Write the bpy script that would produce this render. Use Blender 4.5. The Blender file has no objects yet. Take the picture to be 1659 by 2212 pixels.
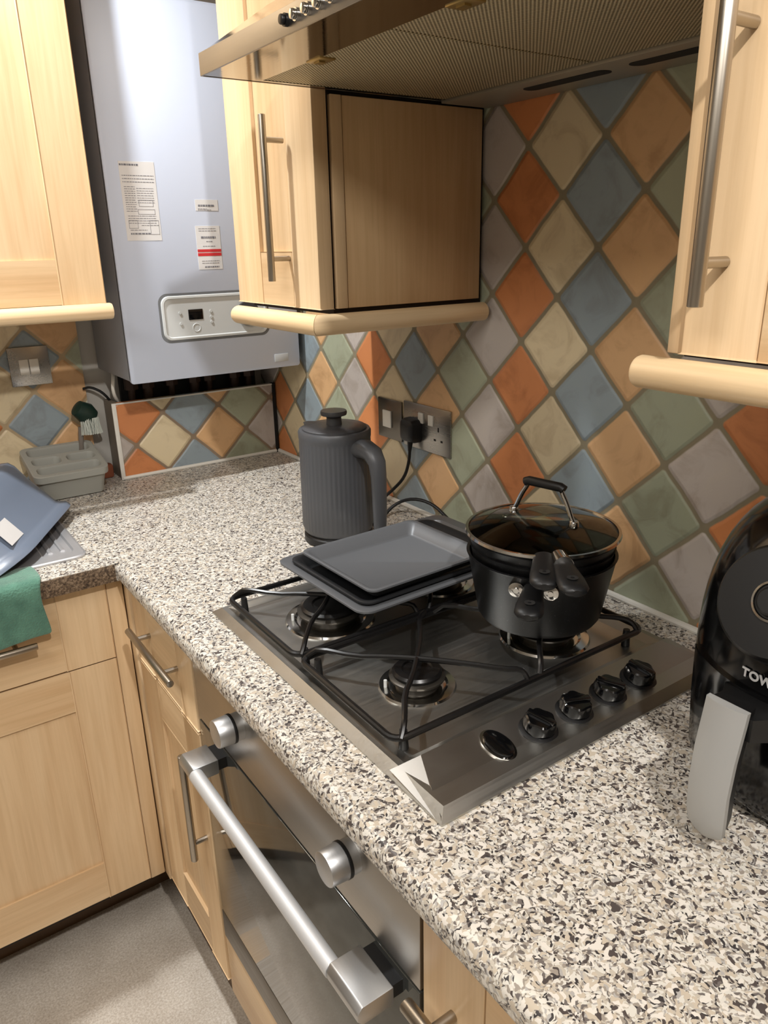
import bpy, bmesh, math, random
from mathutils import Vector, Matrix
random.seed(7)
PI = math.pi
SC = bpy.context.scene
COL = SC.collection

# ------------------------------------------------------------------ camera, world, light, exposure
cam_d = bpy.data.cameras.new('camera'); cam = bpy.data.objects.new('camera', cam_d); COL.objects.link(cam)
cam_d.sensor_fit = 'HORIZONTAL'; cam_d.sensor_width = 36.0; cam_d.lens = 36.0 * 1630.29 / 1659.0
cam_d.clip_start = 0.02; cam_d.clip_end = 50
R_ = Vector((0.820121, -0.571831, -0.020261)); U_ = Vector((0.207859, 0.264746, 0.94165)); F_ = Vector((0.5331, 0.776478, -0.335984))
cam.matrix_world = Matrix(((R_.x, U_.x, -F_.x, -0.909205), (R_.y, U_.y, -F_.y, -1.309127), (R_.z, U_.z, -F_.z, 1.444934), (0, 0, 0, 1)))
SC.camera = cam

w = bpy.data.worlds.new('world'); SC.world = w; w.use_nodes = True
w.node_tree.nodes['Background'].inputs[0].default_value = (0.9, 0.93, 1.0, 1)
w.node_tree.nodes['Background'].inputs[1].default_value = 0.10

def area(name, loc, size, power, col, aim=None):
    d = bpy.data.lights.new(name, 'AREA'); d.shape = 'DISK'; d.size = size; d.energy = power; d.color = col
    o = bpy.data.objects.new(name, d); COL.objects.link(o); o.location = loc
    if aim: o.rotation_euler = (Vector(aim) - Vector(loc)).to_track_quat('-Z', 'Y').to_euler()
    return o
def spot(name, loc, power, col, half, blend, aim, r=.03):
    d = bpy.data.lights.new(name, 'SPOT'); d.energy = power; d.color = col; d.shadow_soft_size = r
    d.spot_size = math.radians(half * 2); d.spot_blend = blend
    o = bpy.data.objects.new(name, d); COL.objects.link(o); o.location = loc
    o.rotation_euler = (Vector(aim) - Vector(loc)).to_track_quat('-Z', 'Y').to_euler()
SPOTS = [((-.84, .08, 2.36), 74.0), ((-.82, -1.75, 2.36), 66.0)]
spot('ceiling_spot_light_sink', SPOTS[0][0], SPOTS[0][1], (.96, 0.985, 1.0), 54, .95, (-.46, .36, .95))
spot('ceiling_spot_light_near', SPOTS[1][0], SPOTS[1][1], (1.0, 0.965, 0.93), 60, .45, (-.55, -1.15, .9))
pa = bpy.data.lights.new('added_fill_light', 'AREA'); pa.shape = 'RECTANGLE'; pa.size = .6; pa.size_y = 1.2; pa.energy = 22.0; pa.color = (1.0, .97, .93)  # soft fill added to brighten the room, not a known lamp
po = bpy.data.objects.new('added_fill_light', pa); COL.objects.link(po); po.location = (-1.75, -1.25, 2.37)

SC.view_settings.view_transform = 'Standard'; SC.view_settings.look = 'None'
SC.view_settings.gamma = 1.0; SC.view_settings.use_curve_mapping = False
SC.view_settings.exposure = 0.28

# ------------------------------------------------------------------ helpers
def lin(c):
    return tuple((v / 12.92 if v <= 0.04045 else ((v + 0.055) / 1.055) ** 2.4) for v in [x / 255.0 for x in c]) + (1.0,)

class MB:
    def __init__(s): s.bm = bmesh.new()
    def _bev(s, verts, w, seg=2):
        if w > 0:
            es = list({e for v in verts for e in v.link_edges})
            bmesh.ops.bevel(s.bm, geom=es, offset=w, segments=seg, affect='EDGES', profile=0.5)
    def box(s, a, b, bev=0.0, seg=2, mat=None):
        x0, y0, z0 = [min(p, q) for p, q in zip(a, b)]; x1, y1, z1 = [max(p, q) for p, q in zip(a, b)]
        r = bmesh.ops.create_cube(s.bm, size=1.0); vs = r['verts']
        for v in vs:
            v.co = Vector(((x0 + x1) / 2 + v.co.x * (x1 - x0), (y0 + y1) / 2 + v.co.y * (y1 - y0), (z0 + z1) / 2 + v.co.z * (z1 - z0)))
            if mat: v.co = mat @ v.co
        s._bev(vs, bev, seg); return s
    def poly(s, pts, d, bev=0.0, seg=2):
        """closed polygon (3-D points) extruded by vector d"""
        vs = [s.bm.verts.new(p) for p in pts]; f = s.bm.faces.new(vs)
        r = bmesh.ops.extrude_face_region(s.bm, geom=[f]); nv = [g for g in r['geom'] if isinstance(g, bmesh.types.BMVert)]
        for v in nv: v.co += Vector(d)
        s._bev(vs + nv, bev, seg); return s
    def face(s, pts):
        s.bm.faces.new([s.bm.verts.new(p) for p in pts]); return s
    def cyl(s, p0, p1, r0, r1=None, n=24, bev=0.0):
        r1 = r0 if r1 is None else r1
        p0 = Vector(p0); p1 = Vector(p1); ax = p1 - p0; L = ax.length
        q = ax.to_track_quat('Z', 'Y').to_matrix().to_4x4(); M = Matrix.Translation((p0 + p1) / 2) @ q
        r = bmesh.ops.create_cone(s.bm, cap_ends=True, segments=n, radius1=r0, radius2=r1, depth=L, matrix=M)
        if bev > 0:
            caps = {e for v in r['verts'] for f in v.link_faces if len(f.verts) > 4 for e in f.edges}
            bmesh.ops.bevel(s.bm, geom=list(caps), offset=bev, segments=2, affect='EDGES', profile=0.5)
        return s
    def lathe(s, prof, c=(0, 0, 0), n=48, M=None, mod=None, close=False):
        """prof: (r, z) list; spun about z at c"""
        rings = []
        for r, z in prof:
            ring = []
            for i in range(n):
                t = 2 * PI * i / n; rr = r if mod is None else mod(r, z, t)
                p = Vector((rr * math.cos(t), rr * math.sin(t), z))
                if M: p = M @ p
                ring.append(s.bm.verts.new(p + Vector(c)))
            rings.append(ring)
        pairs = list(zip(rings, rings[1:]))
        if close: pairs.append((rings[-1], rings[0]))
        for a, b in pairs:
            for i in range(n):
                j = (i + 1) % n; s.bm.faces.new((a[i], a[j], b[j], b[i]))
        if not close:
            if prof[0][0] > 1e-6: s.bm.faces.new(list(reversed(rings[0])))
            if prof[-1][0] > 1e-6: s.bm.faces.new(rings[-1])
        bmesh.ops.remove_doubles(s.bm, verts=[v for r in rings for v in r], dist=1e-6)
        return s
    def tube(s, pts, r, n=10, closed=False, smooth=0, flat=1.0):
        P = [Vector(p) for p in pts]
        for _ in range(smooth):
            Q = []
            m = len(P); rng = range(m if closed else m - 1)
            if not closed: Q.append(P[0])
            for i in rng:
                a, b = P[i], P[(i + 1) % m]; Q += [a * .75 + b * .25, a * .25 + b * .75]
            if not closed: Q.append(P[-1])
            P = Q
        m = len(P); rings = []; prev = None
        for i, p in enumerate(P):
            if closed: t = (P[(i + 1) % m] - P[i - 1]).normalized()
            else: t = (P[min(i + 1, m - 1)] - P[max(i - 1, 0)]).normalized()
            if prev is None:
                up = Vector((0, 0, 1)) if abs(t.z) < .9 else Vector((1, 0, 0))
                a = t.cross(up).normalized()
            else:
                a = (prev - t * prev.dot(t)).normalized()
            prev = a; b = t.cross(a)
            rad = r[i] if isinstance(r, (list, tuple)) else r
            rings.append([s.bm.verts.new(p + a * math.cos(2 * PI * k / n) * rad + b * math.sin(2 * PI * k / n) * rad * flat) for k in range(n)])
        for i in range(m if closed else m - 1):
            A, B = rings[i], rings[(i + 1) % m]
            for k in range(n):
                l = (k + 1) % n; s.bm.faces.new((A[k], A[l], B[l], B[k]))
        if not closed:
            s.bm.faces.new(list(reversed(rings[0]))); s.bm.faces.new(rings[-1])
        return s
    def loft(s, loops, cap0=True, cap1=True):
        rs = [[s.bm.verts.new(p) for p in l] for l in loops]
        for A, B in zip(rs, rs[1:]):
            n = len(A)
            for k in range(n):
                l = (k + 1) % n; s.bm.faces.new((A[k], A[l], B[l], B[k]))
        if cap0: s.bm.faces.new(list(reversed(rs[0])))
        if cap1: s.bm.faces.new(rs[-1])
        return s
    def done(s, name, mat, parent=None, kind=None, smooth=True, local=False, xf=None, ang=35):
        bmesh.ops.recalc_face_normals(s.bm, faces=s.bm.faces)
        if xf: bmesh.ops.transform(s.bm, matrix=xf, verts=s.bm.verts)
        me = bpy.data.meshes.new(name); s.bm.to_mesh(me); s.bm.free()
        me.materials.append(mat)
        if smooth:
            for p in me.polygons: p.use_smooth = True
            try: me.set_sharp_from_angle(angle=math.radians(ang))
            except Exception: pass
        o = bpy.data.objects.new(name, me); COL.objects.link(o)
        if parent:
            o.parent = parent
            if not local:
                root = parent
                off = Vector((0, 0, 0))
                while root: off += root.location; root = root.parent
                o.location = -off
        if kind: o['kind'] = kind
        return o

def rrect(cx, cy, hx, hy, r, z, n=6):
    """rounded rectangle loop in the xy plane"""
    out = []
    for (sx, sy, a0) in ((1, 1, 0), (-1, 1, 90), (-1, -1, 180), (1, -1, 270)):
        for k in range(n + 1):
            a = math.radians(a0 + 90 * k / n)
            out.append(Vector((cx + sx * (hx - r) + r * math.cos(a), cy + sy * (hy - r) + r * math.sin(a), z)))
    return out

def thing(name, label, cat, loc=(0, 0, 0), group=None, rot=None):
    o = bpy.data.objects.new(name, None); COL.objects.link(o); o.location = loc; o.empty_display_size = 0.05
    if rot: o.rotation_euler = rot
    o['label'] = label; o['category'] = cat; o['kind'] = 'thing'
    if group: o['group'] = group
    return o
def tag(o, label, cat, group=None):
    o['label'] = label; o['category'] = cat; o['kind'] = 'thing'
    if group: o['group'] = group
    return o

# ------------------------------------------------------------------ materials
def mat(name, col, rough=0.5, metal=0.0, **kw):
    m = bpy.data.materials.new(name); m.use_nodes = True; nt = m.node_tree
    b = nt.nodes['Principled BSDF']; b.inputs['Base Color'].default_value = lin(col)
    b.inputs['Roughness'].default_value = rough; b.inputs['Metallic'].default_value = metal
    for k, v in kw.items(): b.inputs[k.replace('_', ' ')].default_value = v
    return m
def nd(nt, t, **kw):
    n = nt.nodes.new(t)
    for k, v in kw.items(): setattr(n, k, v)
    return n
def math_(nt, op, a, b=None, c=None):
    n = nt.nodes.new('ShaderNodeMath'); n.operation = op
    for i, v in enumerate((a, b, c)):
        if v is None: continue
        if isinstance(v, (int, float)): n.inputs[i].default_value = v
        else: nt.links.new(v, n.inputs[i])
    return n.outputs[0]
def mixc(nt, f, a, b, mode='MIX'):
    n = nt.nodes.new('ShaderNodeMix'); n.data_type = 'RGBA'; n.blend_type = mode
    for i, v in ((0, f), (6, a), (7, b)):
        if isinstance(v, (int, float)): n.inputs[i].default_value = v
        elif isinstance(v, tuple): n.inputs[i].default_value = v
        else: nt.links.new(v, n.inputs[i])
    return n.outputs[2]
def noise(nt, vec, scale, detail=3, rough=.5, dist=0.0):
    n = nt.nodes.new('ShaderNodeTexNoise'); nt.links.new(vec, n.inputs['Vector'])
    n.inputs['Scale'].default_value = scale; n.inputs['Detail'].default_value = detail
    n.inputs['Roughness'].default_value = rough; n.inputs['Distortion'].default_value = dist
    return n
def ramp(nt, fac, stops, interp='LINEAR'):
    n = nt.nodes.new('ShaderNodeValToRGB'); n.color_ramp.interpolation = interp; el = n.color_ramp.elements
    while len(el) < len(stops): el.new(0.5)
    for e, (p, c) in zip(el, stops): e.position = p; e.color = c
    nt.links.new(fac, n.inputs[0]); return n.outputs[0]
def bump(nt, h, strength, dist, bsdf):
    n = nt.nodes.new('ShaderNodeBump'); n.inputs['Strength'].default_value = strength; n.inputs['Distance'].default_value = dist
    nt.links.new(h, n.inputs['Height']); nt.links.new(n.outputs[0], bsdf.inputs['Normal'])
def position(nt): return nt.nodes.new('ShaderNodeNewGeometry').outputs['Position']

def wood(name, axis, c1=(217, 187, 147), c2=(207, 173, 131), c3=(223, 196, 158), rough=0.42):
    m = mat(name, c1, rough); nt = m.node_tree; b = nt.nodes['Principled BSDF']; P = position(nt)
    mp = nd(nt, 'ShaderNodeMapping'); nt.links.new(P, mp.inputs[0])
    sc = [9.0, 9.0, 9.0]; sc['xyz'.index(axis)] = 0.8; mp.inputs['Scale'].default_value = sc
    n1 = noise(nt, mp.outputs[0], 1.3, 3, .55, .6)
    mp2 = nd(nt, 'ShaderNodeMapping'); nt.links.new(P, mp2.inputs[0])
    sc2 = [60.0, 60.0, 60.0]; sc2['xyz'.index(axis)] = 2.5; mp2.inputs['Scale'].default_value = sc2
    n2 = noise(nt, mp2.outputs[0], 2.0, 3, .6, .3)
    col = ramp(nt, n1.outputs[0], [(.32, lin(c2)), (.5, lin(c1)), (.7, lin(c3))])
    fine = ramp(nt, n2.outputs[0], [(.35, (.86, .83, .78, 1)), (.6, (1, 1, 1, 1))])
    nt.links.new(mixc(nt, .6, col, fine, 'MULTIPLY'), b.inputs['Base Color'])
    bump(nt, n2.outputs[0], .08, .002, b)
    return m
WX, WY, WZ = wood('maple_grain_x', 'x'), wood('maple_grain_y', 'y'), wood('maple_grain_z', 'z')
WPZ = wood('maple_panel', 'z', (206, 172, 130), (196, 160, 118), (212, 180, 138))
WROD_Y = wood('maple_moulding_y', 'y', (228, 200, 158), (220, 188, 144), (234, 208, 170), .3)
WROD_X = wood('maple_moulding_x', 'x', (228, 200, 158), (220, 188, 144), (234, 208, 170), .3)
GAP = mat('gap_shade_carcass', (38, 28, 20), .7)  # carcass coloured dark so gaps around the fronts read as shade

TILE_COLS = [(208, 134, 84), (222, 204, 168), (146, 158, 164), (220, 176, 128), (164, 168, 144), (190, 180, 172)]
def tiles(name, haxis, sign, h0, z0, grout=(128, 118, 96)):
    m = mat(name, (200, 180, 150), .5); nt = m.node_tree; b = nt.nodes['Principled BSDF']; P = position(nt)
    nz = noise(nt, P, 22, 2); wob = math_(nt, 'MULTIPLY', math_(nt, 'SUBTRACT', nz.outputs[0], .5), .035)
    sp = nd(nt, 'ShaderNodeSeparateXYZ'); nt.links.new(P, sp.inputs[0])
    h = sp.outputs['XYZ'.index(haxis)]
    T = .1465
    u = math_(nt, 'DIVIDE', math_(nt, 'MULTIPLY', math_(nt, 'SUBTRACT', h, h0), sign), T)
    v = math_(nt, 'DIVIDE', math_(nt, 'SUBTRACT', sp.outputs[2], z0), T)
    a = math_(nt, 'ADD', math_(nt, 'ADD', u, v), wob); c = math_(nt, 'ADD', math_(nt, 'SUBTRACT', u, v), wob)
    fa, fc = math_(nt, 'FLOOR', a), math_(nt, 'FLOOR', c)
    k = math_(nt, 'FLOORED_MODULO', math_(nt, 'ADD', math_(nt, 'ADD', fa, fc), 1.0), 6.0)
    kk = math_(nt, 'DIVIDE', math_(nt, 'ADD', k, .5), 6.0)
    col = ramp(nt, kk, [(i / 6.0, lin(TILE_COLS[i])) for i in range(6)], 'CONSTANT')
    # rounded square distance inside one tile
    g, r = .030, .06
    def q(fr, fl):
        return math_(nt, 'MAXIMUM', math_(nt, 'SUBTRACT', math_(nt, 'ABSOLUTE', math_(nt, 'SUBTRACT', math_(nt, 'SUBTRACT', fr, fl), .5)), .5 - g - r), 0.0)
    qa, qc = q(a, fa), q(c, fc)
    d = math_(nt, 'SUBTRACT', math_(nt, 'SQRT', math_(nt, 'ADD', math_(nt, 'MULTIPLY', qa, qa), math_(nt, 'MULTIPLY', qc, qc))), r)
    body = nd(nt, 'ShaderNodeMapRange'); nt.links.new(d, body.inputs[0])
    body.inputs[1].default_value = -.012; body.inputs[2].default_value = .008; body.inputs[3].default_value = 1; body.inputs[4].default_value = 0
    pillow = nd(nt, 'ShaderNodeMapRange'); nt.links.new(d, pillow.inputs[0]); pillow.interpolation_type = 'SMOOTHSTEP'
    pillow.inputs[1].default_value = -.055; pillow.inputs[2].default_value = .015; pillow.inputs[3].default_value = 1; pillow.inputs[4].default_value = 0
    # cloudy glaze: one offset per tile
    cmb = nd(nt, 'ShaderNodeCombineXYZ'); nt.links.new(fa, cmb.inputs[0]); nt.links.new(fc, cmb.inputs[1])
    wn = nd(nt, 'ShaderNodeTexWhiteNoise'); wn.noise_dimensions = '3D'; nt.links.new(cmb.outputs[0], wn.inputs[0])
    off = nd(nt, 'ShaderNodeVectorMath', operation='ADD'); nt.links.new(P, off.inputs[0]); nt.links.new(wn.outputs[1], off.inputs[1])
    cl = noise(nt, off.outputs[0], 17, 4, .6, .8)
    cloud = ramp(nt, cl.outputs[0], [(.3, (.74, .70, .66, 1)), (.5, (.97, .97, .97, 1)), (.72, (1.0, 1.0, .97, 1))])
    col = mixc(nt, .9, col, cloud, 'MULTIPLY')
    tone = math_(nt, 'ADD', math_(nt, 'MULTIPLY', wn.outputs[0], .16), .92)
    cmb2 = nd(nt, 'ShaderNodeCombineColor'); [nt.links.new(tone, cmb2.inputs[i]) for i in range(3)]
    col = mixc(nt, 1.0, col, cmb2.outputs[0], 'MULTIPLY')
    gn = noise(nt, P, 90, 2); gcol = mixc(nt, gn.outputs[0], lin(grout), lin(tuple(int(x * 1.12) for x in grout)))
    nt.links.new(mixc(nt, body.outputs[0], gcol, col), b.inputs['Base Color'])
    rg = math_(nt, 'SUBTRACT', .85, math_(nt, 'MULTIPLY', body.outputs[0], .43)); nt.links.new(rg, b.inputs['Roughness'])
    hh = math_(nt, 'ADD', pillow.outputs[0], math_(nt, 'MULTIPLY', cl.outputs[0], .25))
    bump(nt, hh, .7, .0035, b)
    return m
TILE_HOB = tiles('harlequin_tiles_hob_wall', 'Y', -1.0, -.396, 1.433)
TILE_BOX = tiles('harlequin_tiles_boxing', 'X', 1.0, -.387, .989, (130, 112, 92))
TILE_SINK = tiles('harlequin_tiles_sink_wall', 'X', 1.0, -.730, .989, (165, 145, 115))

def laminate():
    m = mat('speckled_granite_laminate', (180, 170, 155), .38); nt = m.node_tree; b = nt.nodes['Principled BSDF']; P = position(nt)
    n0 = noise(nt, P, 85, 2, .5); sub = nd(nt, 'ShaderNodeVectorMath', operation='SUBTRACT'); nt.links.new(n0.outputs['Color'], sub.inputs[0]); sub.inputs[1].default_value = (.5, .5, .5)
    scl = nd(nt, 'ShaderNodeVectorMath', operation='SCALE'); nt.links.new(sub.outputs[0], scl.inputs[0]); scl.inputs['Scale'].default_value = .014
    add = nd(nt, 'ShaderNodeVectorMath', operation='ADD'); nt.links.new(P, add.inputs[0]); nt.links.new(scl.outputs[0], add.inputs[1])
    v = nd(nt, 'ShaderNodeTexVoronoi'); v.inputs['Scale'].default_value = 400; nt.links.new(add.outputs[0], v.inputs['Vector'])
    sc = nd(nt, 'ShaderNodeSeparateColor'); nt.links.new(v.outputs['Color'], sc.inputs[0])
    L = [(0.0, lin((60, 56, 56))), (.12, lin((108, 101, 97))), (.23, lin((150, 141, 130))), (.38, lin((184, 176, 162))), (.58, lin((168, 164, 159))), (.70, lin((208, 204, 194)))]
    col = ramp(nt, sc.outputs[0], L, 'CONSTANT')
    v2 = nd(nt, 'ShaderNodeTexVoronoi'); v2.inputs['Scale'].default_value = 255; nt.links.new(add.outputs[0], v2.inputs['Vector'])
    s2 = nd(nt, 'ShaderNodeSeparateColor'); nt.links.new(v2.outputs['Color'], s2.inputs[0])
    pick = math_(nt, 'GREATER_THAN', s2.outputs[1], .66)
    col2 = ramp(nt, s2.outputs[0], [(0, lin((216, 210, 200))), (.45, lin((190, 178, 160))), (.82, lin((78, 70, 67)))], 'CONSTANT')
    col = mixc(nt, pick, col, col2)
    nt.links.new(col, b.inputs['Base Color'])
    return m
LAM = laminate()

def lam_edge():
    m = mat('brown_speckled_edging', (100, 84, 68), .6); nt = m.node_tree; b = nt.nodes['Principled BSDF']; P = position(nt)
    n = noise(nt, P, 260, 3, .6, .5)
    nt.links.new(ramp(nt, n.outputs[0], [(.35, lin((56, 44, 36))), (.5, lin((104, 86, 68))), (.66, lin((150, 130, 108)))]), b.inputs['Base Color']); return m
LAM_EDGE = lam_edge()

def brushed(name, col=(176, 174, 170), rough=.3, axis='y', metal=1.0, amt=.25):
    m = mat(name, col, rough, metal); nt = m.node_tree; b = nt.nodes['Principled BSDF']; P = position(nt)
    mp = nd(nt, 'ShaderNodeMapping'); nt.links.new(P, mp.inputs[0]); s = [400.0] * 3; s['xyz'.index(axis)] = 6.0; mp.inputs['Scale'].default_value = s
    n = noise(nt, mp.outputs[0], 1, 2)
    sm = noise(nt, P, 11, 3)
    r = math_(nt, 'ADD', math_(nt, 'ADD', math_(nt, 'MULTIPLY', n.outputs[0], amt), math_(nt, 'MULTIPLY', sm.outputs[0], .18)), rough - .09 - amt / 2)
    nt.links.new(r, b.inputs['Roughness']); bump(nt, n.outputs[0], .06, .0006, b)
    return m
STEEL_HOB = brushed('brushed_steel_hob', (184, 182, 176), .36, 'x', 1.0, .12)
STEEL = brushed('brushed_steel', (170, 166, 160), .36, 'y', 1.0, .1)
STEEL2 = brushed('brushed_aluminium', (196, 197, 198), .42, 'y', 1.0, .08)
STEEL_HOOD = brushed('polished_steel_hood', (166, 165, 163), .09, 'y', 1.0, .04)
NICKEL = mat('satin_nickel', (172, 164, 152), .33, 1.0)
CHROME = mat('chrome', (200, 198, 194), .12, 1.0)
ALU = mat('satin_aluminium', (218, 219, 220), .55, .65)
BLACK_ENAMEL = mat('black_enamel_wire', (16, 15, 15), .32)
BLACK_GLOSS = mat('gloss_black_plastic', (9, 9, 10), .12)
BLACK_SATIN = mat('satin_black_plastic', (11, 11, 12), .45)
BLACK_MATT = mat('matt_black', (20, 20, 20), .7)
GREY_KETTLE = mat('charcoal_ribbed_plastic', (74, 75, 78), .42)
GREY_KETTLE_D = mat('charcoal_lid_plastic', (66, 66, 68), .38)
TRAY_M = mat('grey_nonstick_metal', (98, 100, 103), .38, .35)
CUT_GREY = mat('grey_moulded_plastic', (158, 158, 150), .5)
BOWL_BLUE = mat('blue_grey_plastic', (106, 116, 132), .33)
WHITE_ENAMEL = mat('white_enamel', (194, 202, 218), .38)
PANEL_GREY = mat('pale_grey_panel_plastic', (196, 198, 196), .45)
WHITE_PL = mat('white_plastic', (226, 222, 212), .4)
SEAL = mat('white_silicone', (222, 218, 208), .5)
DARK_SLIT = mat('dark_recess', (14, 12, 10), .8)
PAPER = mat('label_paper', (208, 206, 204), .6)
INK = mat('label_ink', (110, 110, 116), .6)
RED_INK = mat('red_label_ink', (190, 40, 44), .6)
PLASTER = mat('painted_plaster', (178, 174, 166), .85)
CEIL = mat('ceiling_paint', (228, 224, 216), .9)
SLATE = mat('boiler_side_enamel', (140, 142, 146), .5)
COPPER = mat('aged_copper', (56, 40, 32), .5, .5)
DARK_GLASS = mat('oven_mirror_glass', (96, 97, 94), .06, .75)

def nonstick():
    m = mat('speckled_nonstick', (22, 22, 23), .4); nt = m.node_tree; b = nt.nodes['Principled BSDF']; P = position(nt)
    n = noise(nt, P, 420, 1); c = ramp(nt, n.outputs[0], [(.0, lin((8, 8, 9))), (.69, lin((11, 11, 12))), (.76, lin((60, 60, 62)))])
    nt.links.new(c, b.inputs['Base Color']); return m
NONSTICK = nonstick()
def glass():
    m = mat('lid_glass', (235, 238, 232), .03); b = m.node_tree.nodes['Principled BSDF']
    b.inputs['Transmission Weight'].default_value = 1.0; b.inputs['IOR'].default_value = 1.45; return m
GLASS = glass()
def towel_m():
    m = mat('green_terry', (80, 124, 106), .95); nt = m.node_tree; b = nt.nodes['Principled BSDF']; P = position(nt)
    n = noise(nt, P, 300, 2); n2 = noise(nt, P, 25, 3)
    nt.links.new(ramp(nt, n2.outputs[0], [(.3, lin((66, 106, 90))), (.7, lin((92, 138, 118)))]), b.inputs['Base Color'])
    bump(nt, n.outputs[0], .8, .002, b); b.inputs['Sheen Weight'].default_value = .4; return m
TOWEL = towel_m()
def vinyl():
    m = mat('speckled_vinyl', (150, 138, 122), .55); nt = m.node_tree; b = nt.nodes['Principled BSDF']; P = position(nt)
    n = noise(nt, P, 230, 2, .7); n2 = noise(nt, P, 9, 4, .6)
    c = ramp(nt, n.outputs[0], [(.3, lin((178, 166, 152))), (.5, lin((200, 190, 176))), (.68, lin((216, 208, 197)))])
    c2 = ramp(nt, n2.outputs[0], [(.35, (.82, .8, .78, 1)), (.6, (1, 1, 1, 1))])
    nt.links.new(mixc(nt, .8, c, c2, 'MULTIPLY'), b.inputs['Base Color']); return m
VINYL = vinyl()
def mesh_filter():
    m = mat('perforated_aluminium_mesh', (150, 138, 112), .45, .55); nt = m.node_tree; b = nt.nodes['Principled BSDF']; P = position(nt)
    sp = nd(nt, 'ShaderNodeSeparateXYZ'); nt.links.new(P, sp.inputs[0])
    def w_(c, s, ph=0.0): return math_(nt, 'SINE', math_(nt, 'ADD', math_(nt, 'MULTIPLY', c, s), ph))
    k = 2 * PI / .0052
    h = math_(nt, 'MULTIPLY', w_(sp.outputs[0], k), w_(sp.outputs[1], k))
    c = ramp(nt, math_(nt, 'ADD', math_(nt, 'MULTIPLY', h, .5), .5), [(.1, lin((70, 60, 44))), (.45, lin((176, 164, 132))), (.9, lin((222, 212, 182)))])
    nt.links.new(c, b.inputs['Base Color']); bump(nt, h, .6, .0015, b); return m
MESH = mesh_filter()
STEEL_LIP = brushed('brushed_steel_lip', (150, 148, 146), .34, 'y', 1.0, .06)

# ------------------------------------------------------------------ room shell
ZT = 0.91; THK = 0.0343
MB().box((-2.7, -3.2, -.05), (.1, .72, 0)).done('floor', VINYL, kind='structure')
MB().box((-2.7, -3.2, 2.4), (.1, .72, 2.45)).done('ceiling', CEIL, kind='structure')
MB().box((0, -3.2, 0), (.1, .72, 2.4)).done('wall_right', TILE_HOB, kind='structure')
MB().box((-2.7, .6, 0), (0, .72, 2.4)).done('wall_back', PLASTER, kind='structure')
MB().box((-2.8, -3.2, 0), (-2.7, .72, 2.4)).done('wall_left', PLASTER, kind='structure')
MB().box((-2.7, -3.3, 0), (.1, -3.2, 2.4)).done('wall_front', PLASTER, kind='structure')
MB().box((-2.7, .592, ZT), (-.468, .6, 1.36)).done('wall_back_tiling', TILE_SINK, kind='structure')

for (p, e), lb in zip(SPOTS, ('round white ceiling spotlight above the sink run', 'round white ceiling spotlight behind the camera side of the room')):
    t = thing('ceiling_spotlight', lb, 'ceiling light', (p[0], p[1], 2.4), 'ceiling spotlights')
    MB().lathe([(.052, 2.385), (.06, 2.388), (.062, 2.4), (.05, 2.4)], (p[0], p[1], 0), close=True).done('bezel', WHITE_PL, t)

t = thing('added_fill_panel', 'flat rectangular white panel added out of view for soft fill light', 'ceiling light', (-1.75, -1.25, 2.375))  # unseen body made up to go with the added fill light
MB().box((-2.06, -1.86, 2.376), (-1.44, -.64, 2.4), .003).done('panel_body', WHITE_PL, t)
# ------------------------------------------------------------------ cabinets
def shaker(parent, name, org, uax, nax, wdt, hgt, stiles, rails, gv, gh, thk=.02, rec=.006, panel_mat=None):
    """door at org (lower corner, back face); u along uax, thickness along nax; stiles (l, r), rails (bottom, top)"""
    o = Vector(org); u = Vector(uax); n = Vector(nax); z = Vector((0, 0, 1))
    M = Matrix(((u.x, n.x, 0, o.x), (u.y, n.y, 0, o.y), (0, 0, 1, o.z), (0, 0, 0, 1)))
    d = MB().box((.0008, 0, .0008), (wdt - .0008, thk - rec, hgt - .0008), 0, 1, M).done(name, panel_mat or gv, parent)
    for a_, b_ in ((0, stiles[0]), (wdt - stiles[1], wdt)): MB().box((a_, .001, 0), (b_, thk, hgt), .0018, 2, M).done('stile', gv, d)
    for a_, b_ in ((0, rails[0]), (hgt - rails[1], hgt)):
        if b_ > a_: MB().box((stiles[0] + .0007, .001, a_), (wdt - stiles[1] - .0007, thk - .0006, b_), .001, 1, M).done('rail', gh, d)
    if not rails[0]: MB().box((stiles[0] + .0007, .001, 0), (wdt - stiles[1] - .0007, thk - .0006, hgt), .001, 1, M).done('centre_panel', gh, d)
    return d
def bar_handle(parent, a, b, n, post, inset=.03, r=.0062):
    """bar from a to b, posts of length post along -n back to the door"""
    a = Vector(a); b = Vector(b); n = Vector(n); t = (b - a).normalized()
    h = MB().cyl(a, b, r, n=20, bev=.001)
    for q in (a + t * inset, b - t * inset): h.cyl(q, q - n * post, r * .72, n=14)
    return h.done('handle', NICKEL, parent)

# wall cabinet on the hob wall, between boiler and hood
t = thing('wall_cabinet', 'maple wall cabinet between the boiler and the cooker hood, plain end panel facing the hob', 'cabinet', (-.15, -.16, 1.345))
MB().box((-.296, -.293, 1.3435), (-.001, -.016, 2.1)).done('body', GAP, t)
MB().box((-.283, -.0155, 1.345), (-.003, .052, 2.1)).done('shadow_edge_blocker', WZ, t)  # unseen board added to place the cabinet's shadow edge on the hob wall
MB().box((-.2735, -.3, 1.352), (-.0095, -.2925, 1.641), .001).done('end_panel', WPZ, t)
MB().box((-.2935, -.3015, 1.352), (-.2750, -.2925, 1.641), .001).done('edge_strip', WZ, t)
d = shaker(t, 'door', (-.3, -.016, 1.352), (0, -1, 0), (-1, 0, 0), .285, .755, (.096, .08), (.083, .083), WZ, WY, .024)
bar_handle(d, (-.356, -.2125, 1.392), (-.356, -.2125, 1.623), (-1, 0, 0), .032, .033, .0056)
CA = [2 * PI * k / 24 for k in range(24)]
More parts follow.
